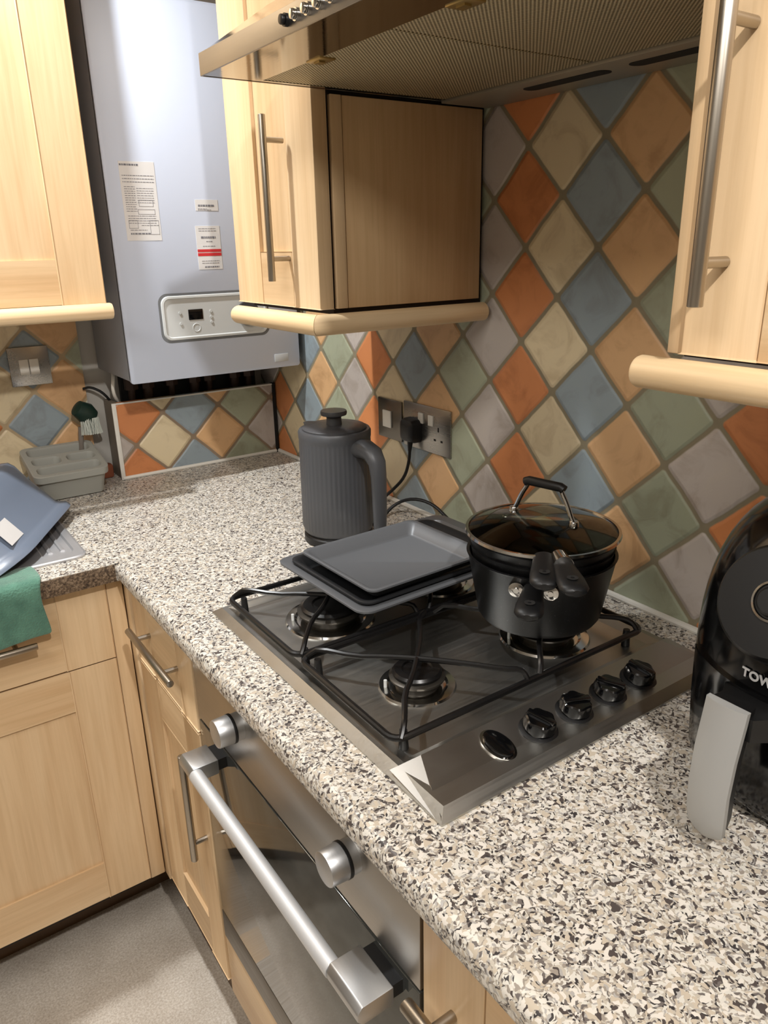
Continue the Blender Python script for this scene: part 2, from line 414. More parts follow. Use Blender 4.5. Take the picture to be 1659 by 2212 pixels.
MB().loft([[Vector((-.335 + .013 * math.cos(a), -.032, 1.331 + .0120 * math.sin(a))) for a in CA], [Vector((-.335 + .017 * math.cos(a), -.036, 1.331 + .0155 * math.sin(a))) for a in CA], [Vector((-.335 + .017 * math.cos(a), -.3095 + .017 * math.cos(a), 1.331 + .0155 * math.sin(a))) for a in CA]]).done('pelmet_front', WROD_Y, t)
MB().loft([[Vector((-.3345 + .017 * math.cos(a), -.310 + .017 * math.cos(a), 1.331 + .0155 * math.sin(a))) for a in CA], [Vector((-.010, -.310 + .017 * math.cos(a), 1.331 + .0155 * math.sin(a))) for a in CA]]).done('pelmet_side', WROD_X, t)

# wall cabinet right of the hood
t = thing('wall_cabinet', 'maple wall cabinet on the near side of the hood, above the air fryer', 'cabinet', (-.15, -1.2, 1.345))
MB().box((-.298, -1.495, 1.3435), (-.003, -.9, 2.1)).done('body', GAP, t)
MB().box((-.318, -.9105, 1.348), (-.298, -.8955, 2.1), .0015).done('edge_strip', WZ, t)
MB().box((-.298, -.9, 1.348), (-.003, -.8955, 2.1)).done('end_panel', WPZ, t)
d = shaker(t, 'door', (-.3, -.912, 1.349), (0, -1, 0), (-1, 0, 0), .584, .755, (.068, .083), (.083, .083), WZ, WY, .022)
bar_handle(d, (-.357, -.944, 1.392), (-.357, -.944, 1.623), (-1, 0, 0), .034, .033, .0062)
m = MB(); m.cyl((-.336, -.880, 1.3325), (-.336, -1.5, 1.3325), .0145, n=28, bev=.004).done('pelmet_front', WROD_Y, t)

# wall cabinet above the sink run
t = thing('wall_cabinet', 'maple wall cabinet above the sink, on the far side of the boiler', 'cabinet', (-.78, .44, 1.345))
MB().box((-1.079, .297, 1.341), (-.481, .588, 2.1)).done('body', WZ, t)
shaker(t, 'door', (-.479, .297, 1.346), (-1, 0, 0), (0, -1, 0), .6, .76, (.08, .08), (.08, .08), WZ, WX, .022)
MB().cyl((-.472, .258, 1.3295), (-1.15, .258, 1.3295), .0155, n=28, bev=.004).done('pelmet_front', WROD_X, t)

# base units: sink run
t = thing('base_cabinet', 'maple base cabinet below the sink, partly covered by the green towel', 'cabinet', (-.9, .3, 0))
MB().box((-1.215, .046, .15), (-.622, .59, .70)).done('body', GAP, t)
MB().box((-1.215, .046, .70), (-.640, .056, .868)).done('front_rail', GAP, t)
MB().box((-.640, .046, .70), (-.622, .59, .868)).done('side_panel', GAP, t)
dr = shaker(t, 'drawer_front', (-.6205, .044, .7155), (-1, 0, 0), (0, -1, 0), .594, .1505, (.086, .086), (0, 0), WZ, WX, .02, .004)
bar_handle(dr, (-.752, -.008, .797), (-.962, -.008, .797), (0, -1, 0), .032, .033)
shaker(t, 'door', (-.6205, .044, .176), (-1, 0, 0), (0, -1, 0), .594, .534, (.084, .084), (.086, .083), WZ, WX)
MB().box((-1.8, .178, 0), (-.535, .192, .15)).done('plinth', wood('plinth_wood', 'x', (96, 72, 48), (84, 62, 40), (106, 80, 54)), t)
t = thing('corner_post', 'narrow maple corner post where the two runs of base units meet', 'filler panel', (-.6, .03, .176))
MB().box((-.6175, .026, .17), (-.588, .044, .868), .0012).done('sink_side_strip', WZ, t)
MB().box((-.5855, .004, .165), (-.57, .044, .868), .0012).done('hob_side_strip', WZ, t)

# base units: hob run
t = thing('base_cabinet', 'narrow maple base cabinet in the corner beside the oven, drawer over door', 'cabinet', (-.3, -.15, 0))
MB().box((-.562, -.298, .15), (-.02, .0, .868)).done('body', GAP, t)
dr = shaker(t, 'drawer_front', (-.562, -.002, .7155), (0, -1, 0), (-1, 0, 0), .294, .1505, (.086, .072), (0, 0), WZ, WY, .02, .004)
bar_handle(dr, (-.608, -.05, .797), (-.608, -.266, .797), (-1, 0, 0), .028, .04)
d = shaker(t, 'door', (-.562, -.002, .176), (0, -1, 0), (-1, 0, 0), .294, .534, (.092, .072), (.086, .083), WZ, WY)
bar_handle(d, (-.608, -.272, .665), (-.608, -.272, .45), (-1, 0, 0), .028, .035)
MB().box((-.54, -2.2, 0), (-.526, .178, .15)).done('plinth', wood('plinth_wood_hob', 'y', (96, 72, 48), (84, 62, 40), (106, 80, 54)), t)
t = thing('base_cabinet', 'maple base cabinet on the near side of the oven, bar handle on its drawer', 'cabinet', (-.3, -1.15, 0))
MB().box((-.562, -1.47, .15), (-.02, -.880, .868)).done('body', GAP, t)
dr = shaker(t, 'drawer_front', (-.562, -.882, .7155), (0, -1, 0), (-1, 0, 0), .59, .1505, (.086, .086), (0, 0), WZ, WY, .02, .004)
bar_handle(dr, (-.611, -.893, .772), (-.611, -1.12, .772), (-1, 0, 0), .031, .035, .0075)
shaker(t, 'door', (-.562, -.882, .176), (0, -1, 0), (-1, 0, 0), .59, .534, (.086, .086), (.086, .083), WZ, WY)

# oven
XO = -.581
t = thing('built_in_oven', 'stainless steel built-in oven with mirrored door, under the hob', 'oven', (-.3, -.59, .15))
MB().box((-.56, -.875, .29), (-.05, -.302, .868)).done('body', BLACK_MATT, t)
MB().box((XO, -.876, .7475), (-.56, -.302, .866), .0015).done('control_panel', STEEL, t)
for ky, nm in ((-.47, 'far'), (-.757, 'near')):
    k = MB().cyl((XO, ky, .826), (XO - .010, ky, .826), .0195, n=32).cyl((XO - .0115, ky, .826), (XO - .036, ky, .826), .0205, .0195, n=32, bev=.0018).done('control_knob', STEEL2, t)
    MB().cyl((XO - .0105, ky, .826), (XO - .0145, ky, .826), .0209, n=32).done('knob_ring', BLACK_SATIN, k)
d = MB().box((XO, -.875, .352), (-.5605, -.303, .7425), .0015).done('door', DARK_GLASS, t)
for y0, y1 in ((-.364, -.410), (-.789, -.851)):
    MB().poly([(XO - .014, y0, .738), (XO - .052, y0, .738), (XO - .058, y0, .731), (XO - .058, y0, .722), (XO - .052, y0, .714), (XO - .014, y0, .714)], (0, y1 - y0, 0), .0015).done('handle_bracket', STEEL2, t)
    MB().box((XO + .001, y0 - .004, .717), (XO - .0145, y1 + .004, .735)).done('handle_mount', BLACK_SATIN, t)
MB().cyl((-.630, -.409, .7265), (-.630, -.790, .7265), .0105, n=28).done('handle_bar', ALU, t)
MB().box((XO, -.876, .289), (-.5605, -.302, .349), .001).done('lower_trim', brushed('oven_trim_steel', (128, 124, 118), .4), t)
MB().box((-.579, -.878, .15), (-.5605, -.3, .284), .001).done('filler_panel', WY, t)

# ------------------------------------------------------------------ worktop
XF = -.6015
def edge_prof(): # (distance back from the front, z)
    p = [(0.02, ZT)]
    for k in range(7):
        a = math.radians(90 + 90 * k / 6); p.append((.014 + .014 * math.cos(a), ZT - .014 + .014 * math.sin(a)))
    for k in range(5):
        a = math.radians(180 + 70 * k / 4); p.append((.010 + .010 * math.cos(a), ZT - THK + .010 + .010 * math.sin(a)))
    p.append((.03, ZT - THK)); return p
m = MB()
pr = edge_prof()
m.poly([(XF + dx, -2.2, z) for dx, z in pr] + [(-.0005, -2.2, ZT - THK), (-.0005, -2.2, ZT)], (0, 2.799, 0))
SX0, SX1, SY0, SY1 = -1.26, -.708, .095, .51
for x0_, x1_, y0_, y1_ in ((-2.4, SX0, 0, .5995), (SX1, XF + .012, 0, .5995), (SX0, SX1, 0, SY0), (SX0, SX1, SY1, .5995)):
    m.poly([(x0_, y0_, ZT), (x0_, y0_, ZT - THK), (x0_, y1_, ZT - THK), (x0_, y1_, ZT)], (x1_ - x0_, 0, 0))
wt = m.done('worktop', LAM, None, ang=30)
m = MB().box((-2.4, -.0016, ZT - THK + .0005), (XF - .001, .0004, ZT - .0012), .0005).done('edging_strip', LAM_EDGE, wt)
tag(wt, 'L-shaped grey and beige speckled granite-effect worktop', 'worktop')
MB().tube([(-.004, -2.1, .914), (-.004, .510, .914)], .0052, 8).done('sealant_bead', SEAL)
tag(bpy.data.objects['sealant_bead'], 'white sealant bead along the foot of the hob wall tiles', 'sealant')

# ------------------------------------------------------------------ pipe boxing under the boiler
t = thing('pipe_boxing', 'low tiled pipe boxing standing on the worktop under the boiler', 'boxing', (-.2, .55, ZT))
MB().box((-.43, .515, ZT), (-.012, .53, 1.098)).done('front_panel', TILE_BOX, t)
MB().box((-.43, .53, ZT), (-.418, .592, 1.098)).done('side_panel', mat('boxing_side_tile', (120, 110, 98), .6), t)
MB().box((-.434, .511, ZT), (-.424, .5155, 1.099), .001).done('corner_trim', SEAL, t)
MB().tube([(-.43, .513, .914), (-.012, .513, .914)], .0045, 8).done('sealant', SEAL, t)
MB().tube([(-.43, .5145, 1.0965), (-.012, .5145, 1.0965)], .0022, 6).done('top_edge_trim', SEAL, t)
MB().box((-.0115, .512, ZT), (-.004, .53, 1.098)).done('shadow_gap_strip', DARK_SLIT, t)

# ------------------------------------------------------------------ boiler
BX0, BX1, BY, BZ0, BZ1 = -.4315, -.0195, .333, 1.168, 1.905
t = thing('boiler', 'white wall-hung gas boiler in the corner, with paper labels and control panel', 'boiler', (-.22, .46, BZ0))
MB().box((BX0, BY + .004, BZ0 + .004), (BX1, .595, BZ1), .004).done('casing', SLATE, t)
m = MB(); L0 = [Vector((p.x, p.z, p.y)) for p in rrect((BX0 + BX1) / 2, (BZ0 + BZ1) / 2, (BX1 - BX0) / 2, (BZ1 - BZ0) / 2, .006, BY + .012, 3)]
L1 = [Vector((p.x, p.z, p.y)) for p in rrect((BX0 + BX1) / 2, (BZ0 + BZ1) / 2, (BX1 - BX0) / 2, (BZ1 - BZ0) / 2, .006, BY + .003, 3)]
L2 = [Vector((p.x, p.z, p.y)) for p in rrect((BX0 + BX1) / 2, (BZ0 + BZ1) / 2, (BX1 - BX0) / 2 - .004, (BZ1 - BZ0) / 2 - .004, .006, BY, 3)]
m.loft([L0, L1, L2]).done('front_cover', WHITE_ENAMEL, t)
def vr(x0, x1, z0, z1, r, y, n=6):
    return [Vector((p.x, p.z, p.y)) for p in rrect((x0 + x1) / 2, (z0 + z1) / 2, (x1 - x0) / 2, (z1 - z0) / 2, r, y, n)]
px0, px1, pz0, pz1 = -.350, -.100, 1.252, 1.347
cp = MB().loft([vr(px0, px1, pz0, pz1, .018, BY + .001), vr(px0 + .002, px1 - .002, pz0 + .002, pz1 - .002, .017, BY - .0035),
                vr(px0 + .006, px1 - .006, pz0 + .006, pz1 - .006, .014, BY - .004), vr(px0 + .008, px1 - .008, pz0 + .008, pz1 - .008, .012, BY - .0012)]).done('control_panel', PANEL_GREY, t)
MB().loft([vr(px0 - .0045, px1 + .0045, pz0 - .0045, pz1 + .0045, .02, BY + .0005), vr(px0 - .0045, px1 + .0045, pz0 - .0045, pz1 + .0045, .02, BY - .0006)]).done('panel_gasket', mat('grey_gasket', (104, 106, 108), .6), cp)
MB().box((-.290, BY - .0022, 1.294), (-.257, BY - .0005, 1.316), .0005).done('display', BLACK_GLOSS, cp)
MB().lathe([(.0075, 0), (.0085, .0012), (.0095, 0)], (0, 0, 0), 24, Matrix.Translation((-.274, BY - .001, 1.277)) @ Matrix.Rotation(PI / 2, 4, 'X')).done('button', PANEL_GREY, cp)
for bx, bz in ((-.309, 1.310), (-.309, 1.287), (-.238, 1.310), (-.238, 1.287), (-.238, 1.298)): MB().cyl((bx, BY - .001, bz), (bx, BY - .003, bz), .003, n=12).done('small_button', PANEL_GREY, cp)
MB().cyl((-.150, BY - .001, 1.300), (-.150, BY - .010, 1.300), .027, n=36, bev=.001).done('pressure_gauge', mat('gauge_dark', (52, 52, 54), .4), cp)
MB().box((-.088, BY - .0015, 1.182), (-.052, BY + .001, 1.200), .0005).done('maker_badge', mat('badge_grey', (180, 182, 182), .5), t)
def lab(name, x0, x1, z0, z1, rows, red=None, boxes=(), y=BY - .0006, label=None):
    o = MB().box((x0, y, z0), (x1, y + .0008, z1)).done(name, PAPER, t)
    if label: o['label'] = label
    m = MB()
    for r in rows:   # (xa, xb, z, h)
        xx = x0 + (x1 - x0) * r[0]; xe = x0 + (x1 - x0) * r[1]; zz = z1 - (z1 - z0) * r[2]
        while xx < xe - .001:
            wl = random.uniform(.002, .007); m.box((xx, y - .0003, zz - r[3]), (min(xx + wl, xe), y + .0002, zz)); xx += wl + .0012
    for (a, b, c, dd) in boxes:
        X0, X1 = x0 + (x1 - x0) * a, x0 + (x1 - x0) * b; Z0, Z1 = z1 - (z1 - z0) * c, z1 - (z1 - z0) * dd
        for q in (((X0, Z0), (X1, Z0)), ((X1, Z0), (X1, Z1)), ((X1, Z1), (X0, Z1)), ((X0, Z1), (X0, Z0))):
            (xa, za), (xb, zb) = q; m.box((min(xa, xb) - .0003, y - .0003, min(za, zb) - .0003), (max(xa, xb) + .0003, y + .0002, max(za, zb) + .0003))
    m.done('printing', INK, o)
    if red:
        m = MB()
        for (za, zb) in red: m.box((x0 + .0005, y - .0004, z1 - (z1 - z0) * zb), (x1 - .0005, y + .0002, z1 - (z1 - z0) * za))
        m.done('red_band', RED_INK, o)
rows = [(.02, .55, .03, .0035)] + [(.06, .95, .17 + .04 * k, .0012) for k in range(3)] + [(.08, .38, .31 + .028 * k, .001) for k in range(12)] + [(.42, .9, .33 + .03 * k, .0009) for k in range(7)] + [(.1, .9, .68 + .03 * k, .001) for k in range(4)] + [(.12, .6, .86, .001), (.12, .7, .90, .003), (.45, .95, .80, .001)]
lab('wiring_label', -.402, -.330, 1.459, 1.608, rows, boxes=((.45, .85, .48, .56), (.4, .88, .60, .66), (.7, .95, .74, .92), (.1, .35, .74, .84)), label='tall grey paper label of small print')
lab('name_label', -.250, -.199, 1.517, 1.539, [(.12, .82, .45, .004), (.1, .5, .8, .001), (.1, .7, .9, .001)], label='small white paper label')
lab('gas_label', -.255, -.200, 1.398, 1.487, [(.12, .85, .06, .001), (.12, .85, .11, .001), (.2, .8, .24, .0045), (.4, .65, .35, .0015), (.25, .75, .46, .001), (.15, .9, .80, .001), (.15, .9, .85, .001), (.25, .85, .93, .0025)], red=((.535, .60), (.62, .69)), label='white label with two red bands')
# pipework below the boiler
t = thing('pipework', 'dark pipes and valves hanging below the boiler, behind the boxing', 'pipes', (-.22, .56, 1.0))
for i, x_ in enumerate((-.37, -.33, -.27, -.21, -.17, -.10, -.06)):
    p_ = MB().cyl((x_, .555, .93), (x_, .555, 1.166), .009 + .004 * (i % 2), n=14).done('pipe', COPPER, t); MB().cyl((x_, .555, 1.12), (x_, .555, 1.15), .017, n=6).done('pipe_nut', COPPER, p_)
MB().box((-.39, .575, 1.06), (-.03, .59, 1.166)).done('backplate', BLACK_MATT, t)
o = MB().tube([(-.405, .57, 1.168), (-.412, .545, 1.155), (-.420, .535, 1.130), (-.414, .545, 1.106), (-.40, .56, 1.09)], .0042, 8, smooth=2).done('boiler_cable', WHITE_PL)
tag(o, 'short white cable looping out below the boiler', 'cable')
o = MB().tube([(-.402, .575, 1.06), (-.43, .565, 1.115), (-.46, .572, 1.135), (-.475, .585, 1.13)], .0032, 8, smooth=2).done('thin_wire', BLACK_SATIN)
tag(o, 'thin dark wire clipped to the wall beside the boiler cable', 'cable')

# ------------------------------------------------------------------ cooker hood
HZ = 1.645; HT = 1.6705; HY0, HY1, HXF = -.302, -.892, -.482
t = thing('cooker_hood', 'stainless steel cooker hood with perforated filters above the hob', 'cooker hood', (-.24, -.6, HZ))
MB().box((HXF, HY1, HZ), (HXF + .003, HY0, HT), .0008).done('front_lip', STEEL_LIP, t)
MB().box((HXF + .003, HY0 - .003, HZ), (-.002, HY0, HT)).done('side_lip', STEEL_HOOD, t); MB().box((HXF + .003, HY1, HZ), (-.002, HY1 + .003, HT)).done('side_lip', STEEL_HOOD, t)
def ring_top():
    a = [(HXF + .001, HY1 + .001, HT - .001), (HXF + .001, HY0 - .001, HT - .001), (-.002, HY0 - .001, HT - .001), (-.002, HY1 + .001, HT - .001)]
    b = [(-.405, HY1 + .045, 1.722), (-.405, HY0 - .045, 1.722), (-.002, HY0 - .045, 1.722), (-.002, HY1 + .045, 1.722)]
    c = [(-.26, HY1 + .17, 1.80), (-.26, HY0 - .17, 1.80), (-.002, HY0 - .17, 1.80), (-.002, HY1 + .17, 1.80)]
    return [a, b, c, [(x, y, 2.395) for x, y, z in c]]
MB().loft([[Vector(p) for p in l] for l in ring_top()]).done('canopy', STEEL_HOOD, t, smooth=False)
for a_, b_ in (((HXF + .003, HY1 + .003, HZ + .0005), (-.402, HY0 - .003, HZ + .004)), ((-.402, HY0 - .003, HZ + .0005), (-.098, HY0 - .013, HZ + .004)), ((-.402, HY1 + .003, HZ + .0005), (-.098, HY1 + .013, HZ + .004))):
    MB().box(a_, b_).done('underside_rim', STEEL_HOOD, t)
for y0, y1, lb in ((HY0 - .0135, -.596, 'far'), (-.600, HY1 + .0135, 'near')):
    f = MB().box((-.4015, y1, HZ + .001), (-.1, y0, HZ + .007), .0015).done('grease_filter', MESH, t)
    ym = y0 - .134 if lb == 'far' else y0 - .105
    MB().box((-.405, ym - .016, HZ - .001), (-.383, ym + .016, HZ + .002), .001).box((-.4, ym - .006, HZ - .003), (-.392, ym + .006, HZ)).done('filter_latch', mat('brass_latch_' + lb, (170, 150, 100), .35, .8), f)
m = MB(); m.box((-.0985, HY1 + .003, HZ - .003), (-.0025, HY0 - .003, HZ + .004), .001).done('rear_flange', mat('grey_flange', (150, 142, 126), .45, .3), t)
for y0, y1 in ((-.447, -.592), (-.625, -.80)):
    p = [Vector((-.061 + .013 * math.cos(a), (y0 if math.sin(a) > 0 else y1) + (-.013 if math.sin(a) > 0 else .013) + .013 * math.sin(a), HZ - .0036)) for a in [2 * PI * (k + .5) / 24 for k in range(24)]]
    MB().poly(p, (0, 0, .003)).done('lamp_slot', DARK_SLIT, t)
for k in range(6):
    y = -.534 - .0225 * k
    MB().cyl((HXF + .001, y, 1.6575), (HXF - .004, y, 1.6575), .006, n=20).cyl((HXF - .004, y, 1.6575), (HXF - .0085, y, 1.6575), .0048, n=20, bev=.001).done('push_button', CHROME if k else BLACK_SATIN, t)

# ------------------------------------------------------------------ gas hob
t = thing('gas_hob', 'stainless steel four-burner gas hob set into the speckled worktop', 'hob', (-.3, -.57, ZT))
hx0, hx1, hy0, hy1 = -.537, -.060, -.291, -.854
m = MB()
def q(x, y, z): return Vector((x, y, z))
zb, zl, zw, zp = ZT + .0005, ZT + .011, ZT + .006, ZT + .0185
yp = -.768
# outer lip, sloping band, recessed well
m.loft([[q(hx0, hy1, zb), q(hx1, hy1, zb), q(hx1, hy0, zb), q(hx0, hy0, zb)],
        [q(hx0, hy1, zb + .002), q(hx1, hy1, zb + .002), q(hx1, hy0, zb + .002), q(hx0, hy0, zb + .002)],
        [q(hx0 + .012, hy1 + .012, zl), q(hx1 - .012, hy1 + .012, zl), q(hx1 - .012, hy0 - .012, zl), q(hx0 + .012, hy0 - .012, zl)],
        [q(hx0 + .02, yp, zl), q(hx1 - .02, yp, zl), q(hx1 - .02, hy0 - .018, zl), q(hx0 + .02, hy0 - .018, zl)],
        [q(hx0 + .034, yp + .012, zw), q(hx1 - .034, yp + .012, zw), q(hx1 - .034, hy0 - .03, zw), q(hx0 + .034, hy0 - .03, zw)]], cap0=True, cap1=True)
m.done('hob_plate', STEEL_HOB, t, ang=12)
# raised wedge-shaped control fascia
m = MB()
A = [q(hx0 + .002, yp + .004, zl - .002), q(hx1 - .002, yp + .004, zl - .002), q(hx1, hy1, zb + .0015), q(hx0, hy1, zb + .0015)]
B = [q(hx0 + .036, yp - .006, zp), q(hx1 - .03, yp - .006, zp), q(hx1 - .004, hy1 + .006, zb + .0055), q(hx0 + .004, hy1 + .006, zb + .0055)]
m.loft([A, B]).done('control_fascia', brushed('brushed_steel_fascia', (172, 168, 162), .36, 'x', 1.0, .08), t, smooth=False)
def fz(y): return zp + (zb + .0055 - zp) * (y - (yp - .006)) / ((hy1 + .006) - (yp - .006))
fn = Vector((0, -((zp) - (zb + .0055)), abs((hy1 + .006) - (yp - .006)))).normalized()
for i, kx in enumerate((-.362, -.303, -.243, -.186)):
    ky = -.811; zc = fz(ky)
    M = Matrix.Translation((kx, ky, zc)) @ Vector((0, 0, 1)).rotation_difference(fn).to_matrix().to_4x4()
    k = MB().lathe([(.0225, 0), (.0225, .002), (.018, .004), (0, .004)], M=M, n=32).done('control_knob', BLACK_SATIN, t)
    def md(r, z, th): return r * (1 + (.06 * math.cos(6 * th) if z > .005 else 0))
    MB().lathe([(.0185, .004), (.0185, .010), (.017, .0165), (.015, .018), (0, .018)], M=M, n=48, mod=md).done('knob_grip', BLACK_GLOSS, k)
    rz = Matrix.Rotation(math.radians((20, 70, 35, 10)[i]), 4, 'Z')
    MB().box((-.004, -.0165, .016), (.004, .0165, .0215), .0015, 2, M @ rz).done('knob_ridge', BLACK_GLOSS, k)
M = Matrix.Translation((-.419, -.806, fz(-.806))) @ Vector((0, 0, 1)).rotation_difference(fn).to_matrix().to_4x4()
k = MB().loft([[M @ Vector((.0165 * math.cos(a) * (1), .0245 * math.sin(a), z)) for a in [2 * PI * j / 32 for j in range(32)]] for z in (0, .002)]).done('ignition_button', CHROME, t)
MB().loft([[M @ Vector((.014 * s_ * math.cos(a), .0215 * s_ * math.sin(a), z)) for a in [2 * PI * j / 32 for j in range(32)]] for z, s_ in ((.0015, 1), (.005, .96), (.0062, .8))]).done('button_cap', BLACK_GLOSS, k)
BURN = [(-.404, -.425, .049, 'large front'), (-.410, -.648, .036, 'small front'), (-.190, -.655, .046, 'rear near'), (-.195, -.425, .042, 'rear far')]
for bx, by, r, nm in BURN:
    b = MB().lathe([(r * 1.38, zw), (r * 1.34, zw + .003), (r * 1.1, zw + .0035), (r * 1.02, zw + .001), (r * .9, zw + .002)], (bx, by, 0)).done('burner', CHROME, t)
    MB().lathe([(r * .78, zw + .001), (r * .8, zw + .010), (r * .98, zw + .013), (r, zw + .016), (r * .9, zw + .018), (0, zw + .018)], (bx, by, 0)).done('burner_crown', mat('burner_alloy_' + nm.replace(' ', '_'), (70, 66, 60), .4, .7), b)
    MB().lathe([(r * .86, zw + .018), (r * .88, zw + .022), (r * .8, zw + .025), (r * .55, zw + .0255), (r * .5, zw + .0235), (0, zw + .0235)], (bx, by, 0)).done('burner_cap', BLACK_ENAMEL, b)
    MB().cyl((bx - r * 1.05, by + r * .45, zw), (bx - r * 1.05, by + r * .45, zw + .013), .0022, n=10).done('spark_plug', PANEL_GREY, b)
# pan supports
def support(y0, y1, burners, lab_):
    g = thing('pan_support', lab_, 'pan support', (-.31, (y0 + y1) / 2, zl))
    x0, x1, zf = -.519, -.100, .940; r = .0042
    loop = [Vector((p.x, p.y, zf)) for p in rrect((x0 + x1) / 2, (y0 + y1) / 2, (x1 - x0) / 2, abs(y0 - y1) / 2, .016, 0, 4)]
    f = MB().tube(loop, r, 10, closed=True); f.done('frame', BLACK_ENAMEL, g)
    for fx in (x0 + .02, x1 - .02):
        for fy in (y0 - .012, y1 + .012):
            zf0 = zl if True else zw
            MB().cyl((fx, fy, zw + .0005), (fx, fy, zf), .006, .0045, n=12).done('foot', BLACK_SATIN, g)
    zt2 = .9545
    for bx, by, xa, xb in burners:
        # two wires crossing over the burner, corner to corner
        f = MB()
        for (sx, sy) in ((1, 1), (1, -1)):
            xs = xa if sx > 0 else xb
            ya = y0 if sy > 0 else y1; yb = y1 if sy > 0 else y0
            pts = [(xa + .004, ya, zf), (xa + .010, ya - sy * .004, zf + .006), (xa + .018, ya - sy * .012, zt2), (xa + (bx - xa) * .45, ya + (by - ya) * .5, zt2 - .002), (bx - .03, by + sy * .03, zt2 - .001), (bx, by, zt2 + (0 if sy > 0 else .0)),
                   (bx + .04, by - sy * .045, zt2), (bx + .068, yb + sy * .022, zt2), (min(bx + .088, xb - .012), yb + sy * .010, zt2 - .002), (min(bx + .094, xb - .010), yb + sy * .003, zf + .006), (min(bx + .096, xb - .010), yb, zf)]
            f.tube(pts, .0036, 8, smooth=1)
        f.done('prong', BLACK_ENAMEL, g)
    return g
support(-.318, -.531, [(-.404, -.425, -.515, -.31), (-.195, -.425, -.305, -.104)], 'black wire pan support on the far half of the hob, under the baking trays')
support(-.541, -.752, [(-.410, -.648, -.515, -.31), (-.190, -.655, -.305, -.104)], 'black wire pan support on the near half of the hob, under the saucepans')

# ------------------------------------------------------------------ baking trays
def tray(name, label, cx, cy, hx, hy, zr, dep, rim, r, tiltx=0.0, rotz=0.0, mt=TRAY_M):
    M = Matrix.Translation((cx, cy, zr)) @ Matrix.Rotation(rotz, 4, 'Z') @ Matrix.Rotation(tiltx, 4, 'Y')
    def L(dx, z, rr): return [M @ p for p in rrect(0, 0, hx - dx, hy - dx, rr, z, 6)]
    m = MB().loft([L(0, -.0015, r), L(0, .0012, r), L(.002, .002, r), L(rim, .0006, r * .8), L(rim + .010, -dep + .003, r * .6), L(rim + .013, -dep, r * .55)], cap0=False, cap1=True)
    m.loft([L(0, -.0015, r), L(rim - .001, -.0015, r * .8), L(rim + .009, -dep + .001, r * .6), L(rim + .012, -dep - .0014, r * .55)], cap0=False, cap1=True)
    return tag(m.done(name, mt, None, ang=50), label, 'baking tray', 'baking trays stacked on the hob')
tray('baking_tray', 'larger grey baking tray, bottom of the stack on the hob', -.270, -.438, .166, .118, .9845, .020, .018, .02, 0, 0.03)
tray('baking_tray', 'smaller grey baking tray with a flat base, on top of the larger tray', -.300, -.447, .110, .094, 1.0035, .0175, .0075, .014, 0, 0.03, mat('light_grey_nonstick', (96, 98, 101), .42, .2))
tray('baking_tray', 'added dark sheet for the shade between the two grey trays', -.284, -.442, .140, .103, .9905, .0150, .008, .018, 0, 0.03, mat('tray_shade_dark', (40, 41, 43), .4, .35))  # dark sheet added to paint the shade between the stacked trays

# ------------------------------------------------------------------ nested saucepans
PX, PY = -.205, -.655
def pan(name, label, z0, z1, r0, r1, ang, hz, hr0, hr1, drop, rivets=False, ferrule=False):
    t = thing(name, label, 'saucepan', (PX, PY, z0), 'nested black saucepans on the hob')
    m = MB(); th = .0022
    m.lathe([(0, z0), (r0 - .012, z0), (r0 - .004, z0 + .002), (r0, z0 + .008), (r1, z1 - .003), (r1 + .002, z1), (r1 - th, z1), (r1 - th - .001, z1 - .003), (r0 - th, z0 + .010), (r0 - .014, z0 + .003), (0, z0 + .003)], (PX, PY, 0), 64)
    m.done('pan_body', NONSTICK, t)
    a = math.radians(ang); d = Vector((math.cos(a), math.sin(a), 0)); s = Vector((-math.sin(a), math.cos(a), 0)); c = Vector((PX, PY, 0))
    # paddle-shaped grip, hung on a hole
    loops = []
    L = hr1 - hr0
    for u, wd, tk in ((0, .0125, .007), (.25, .0140, .008), (.6, .0170, .008), (.85, .0170, .0075), (.96, .0125, .006), (1.0, .006, .004)):
        p = c + d * (hr0 + L * u) + Vector((0, 0, hz - drop * u))
        loops.append([p + s * wd * math.cos(q_) + Vector((0, 0, tk * math.sin(q_))) for q_ in [2 * PI * k / 16 for k in range(16)]])
    g = MB().loft(loops).done('handle', BLACK_SATIN, t)
    p = c + d * (hr0 + L * .70) + Vector((0, 0, hz - drop * .70 + .0078))
    MB().lathe([(.0025, -.001), (.0062, 0), (.0066, .0006), (.0022, .0004)], p, 20, close=True).done('hanging_hole', DARK_SLIT, g)
    if rivets:
        for sg in (-1, 1):
            w0 = c + d * (r1 - .001) + s * sg * .021 + Vector((0, 0, hz - .004))
            MB().cyl(w0 - d * .006, w0 + d * .0035, .010, n=24, bev=.001).cyl(w0, w0 + d * .006, .0035, n=12).done('rivet_plate', CHROME, t)
    if ferrule:
        w0 = c + d * hr0 + Vector((0, 0, hz))
        MB().cyl(w0 - d * .016, w0 + d * .010, .011, .0125, n=20).done('ferrule', CHROME, t)
    return t
pan('saucepan', 'largest black speckled saucepan, outermost of the nest on the near rear burner', .9585, 1.052, .083, .098, 219, 1.040, .098, .168, .006, rivets=True)
pan('saucepan', 'middle black saucepan with a silver ferrule, nested inside the largest', .966, 1.064, .078, .0945, 236, 1.080, .110, .182, .006, ferrule=True)
pan('saucepan', 'topmost black saucepan of the nest, closed by the glass lid', .974, 1.077, .074, .0965, 225, 1.081, .094, .160, .010)
topan = [o for o in bpy.data.objects if o.name.startswith('saucepan')][-1]
assert topan['label'].startswith('topmost')
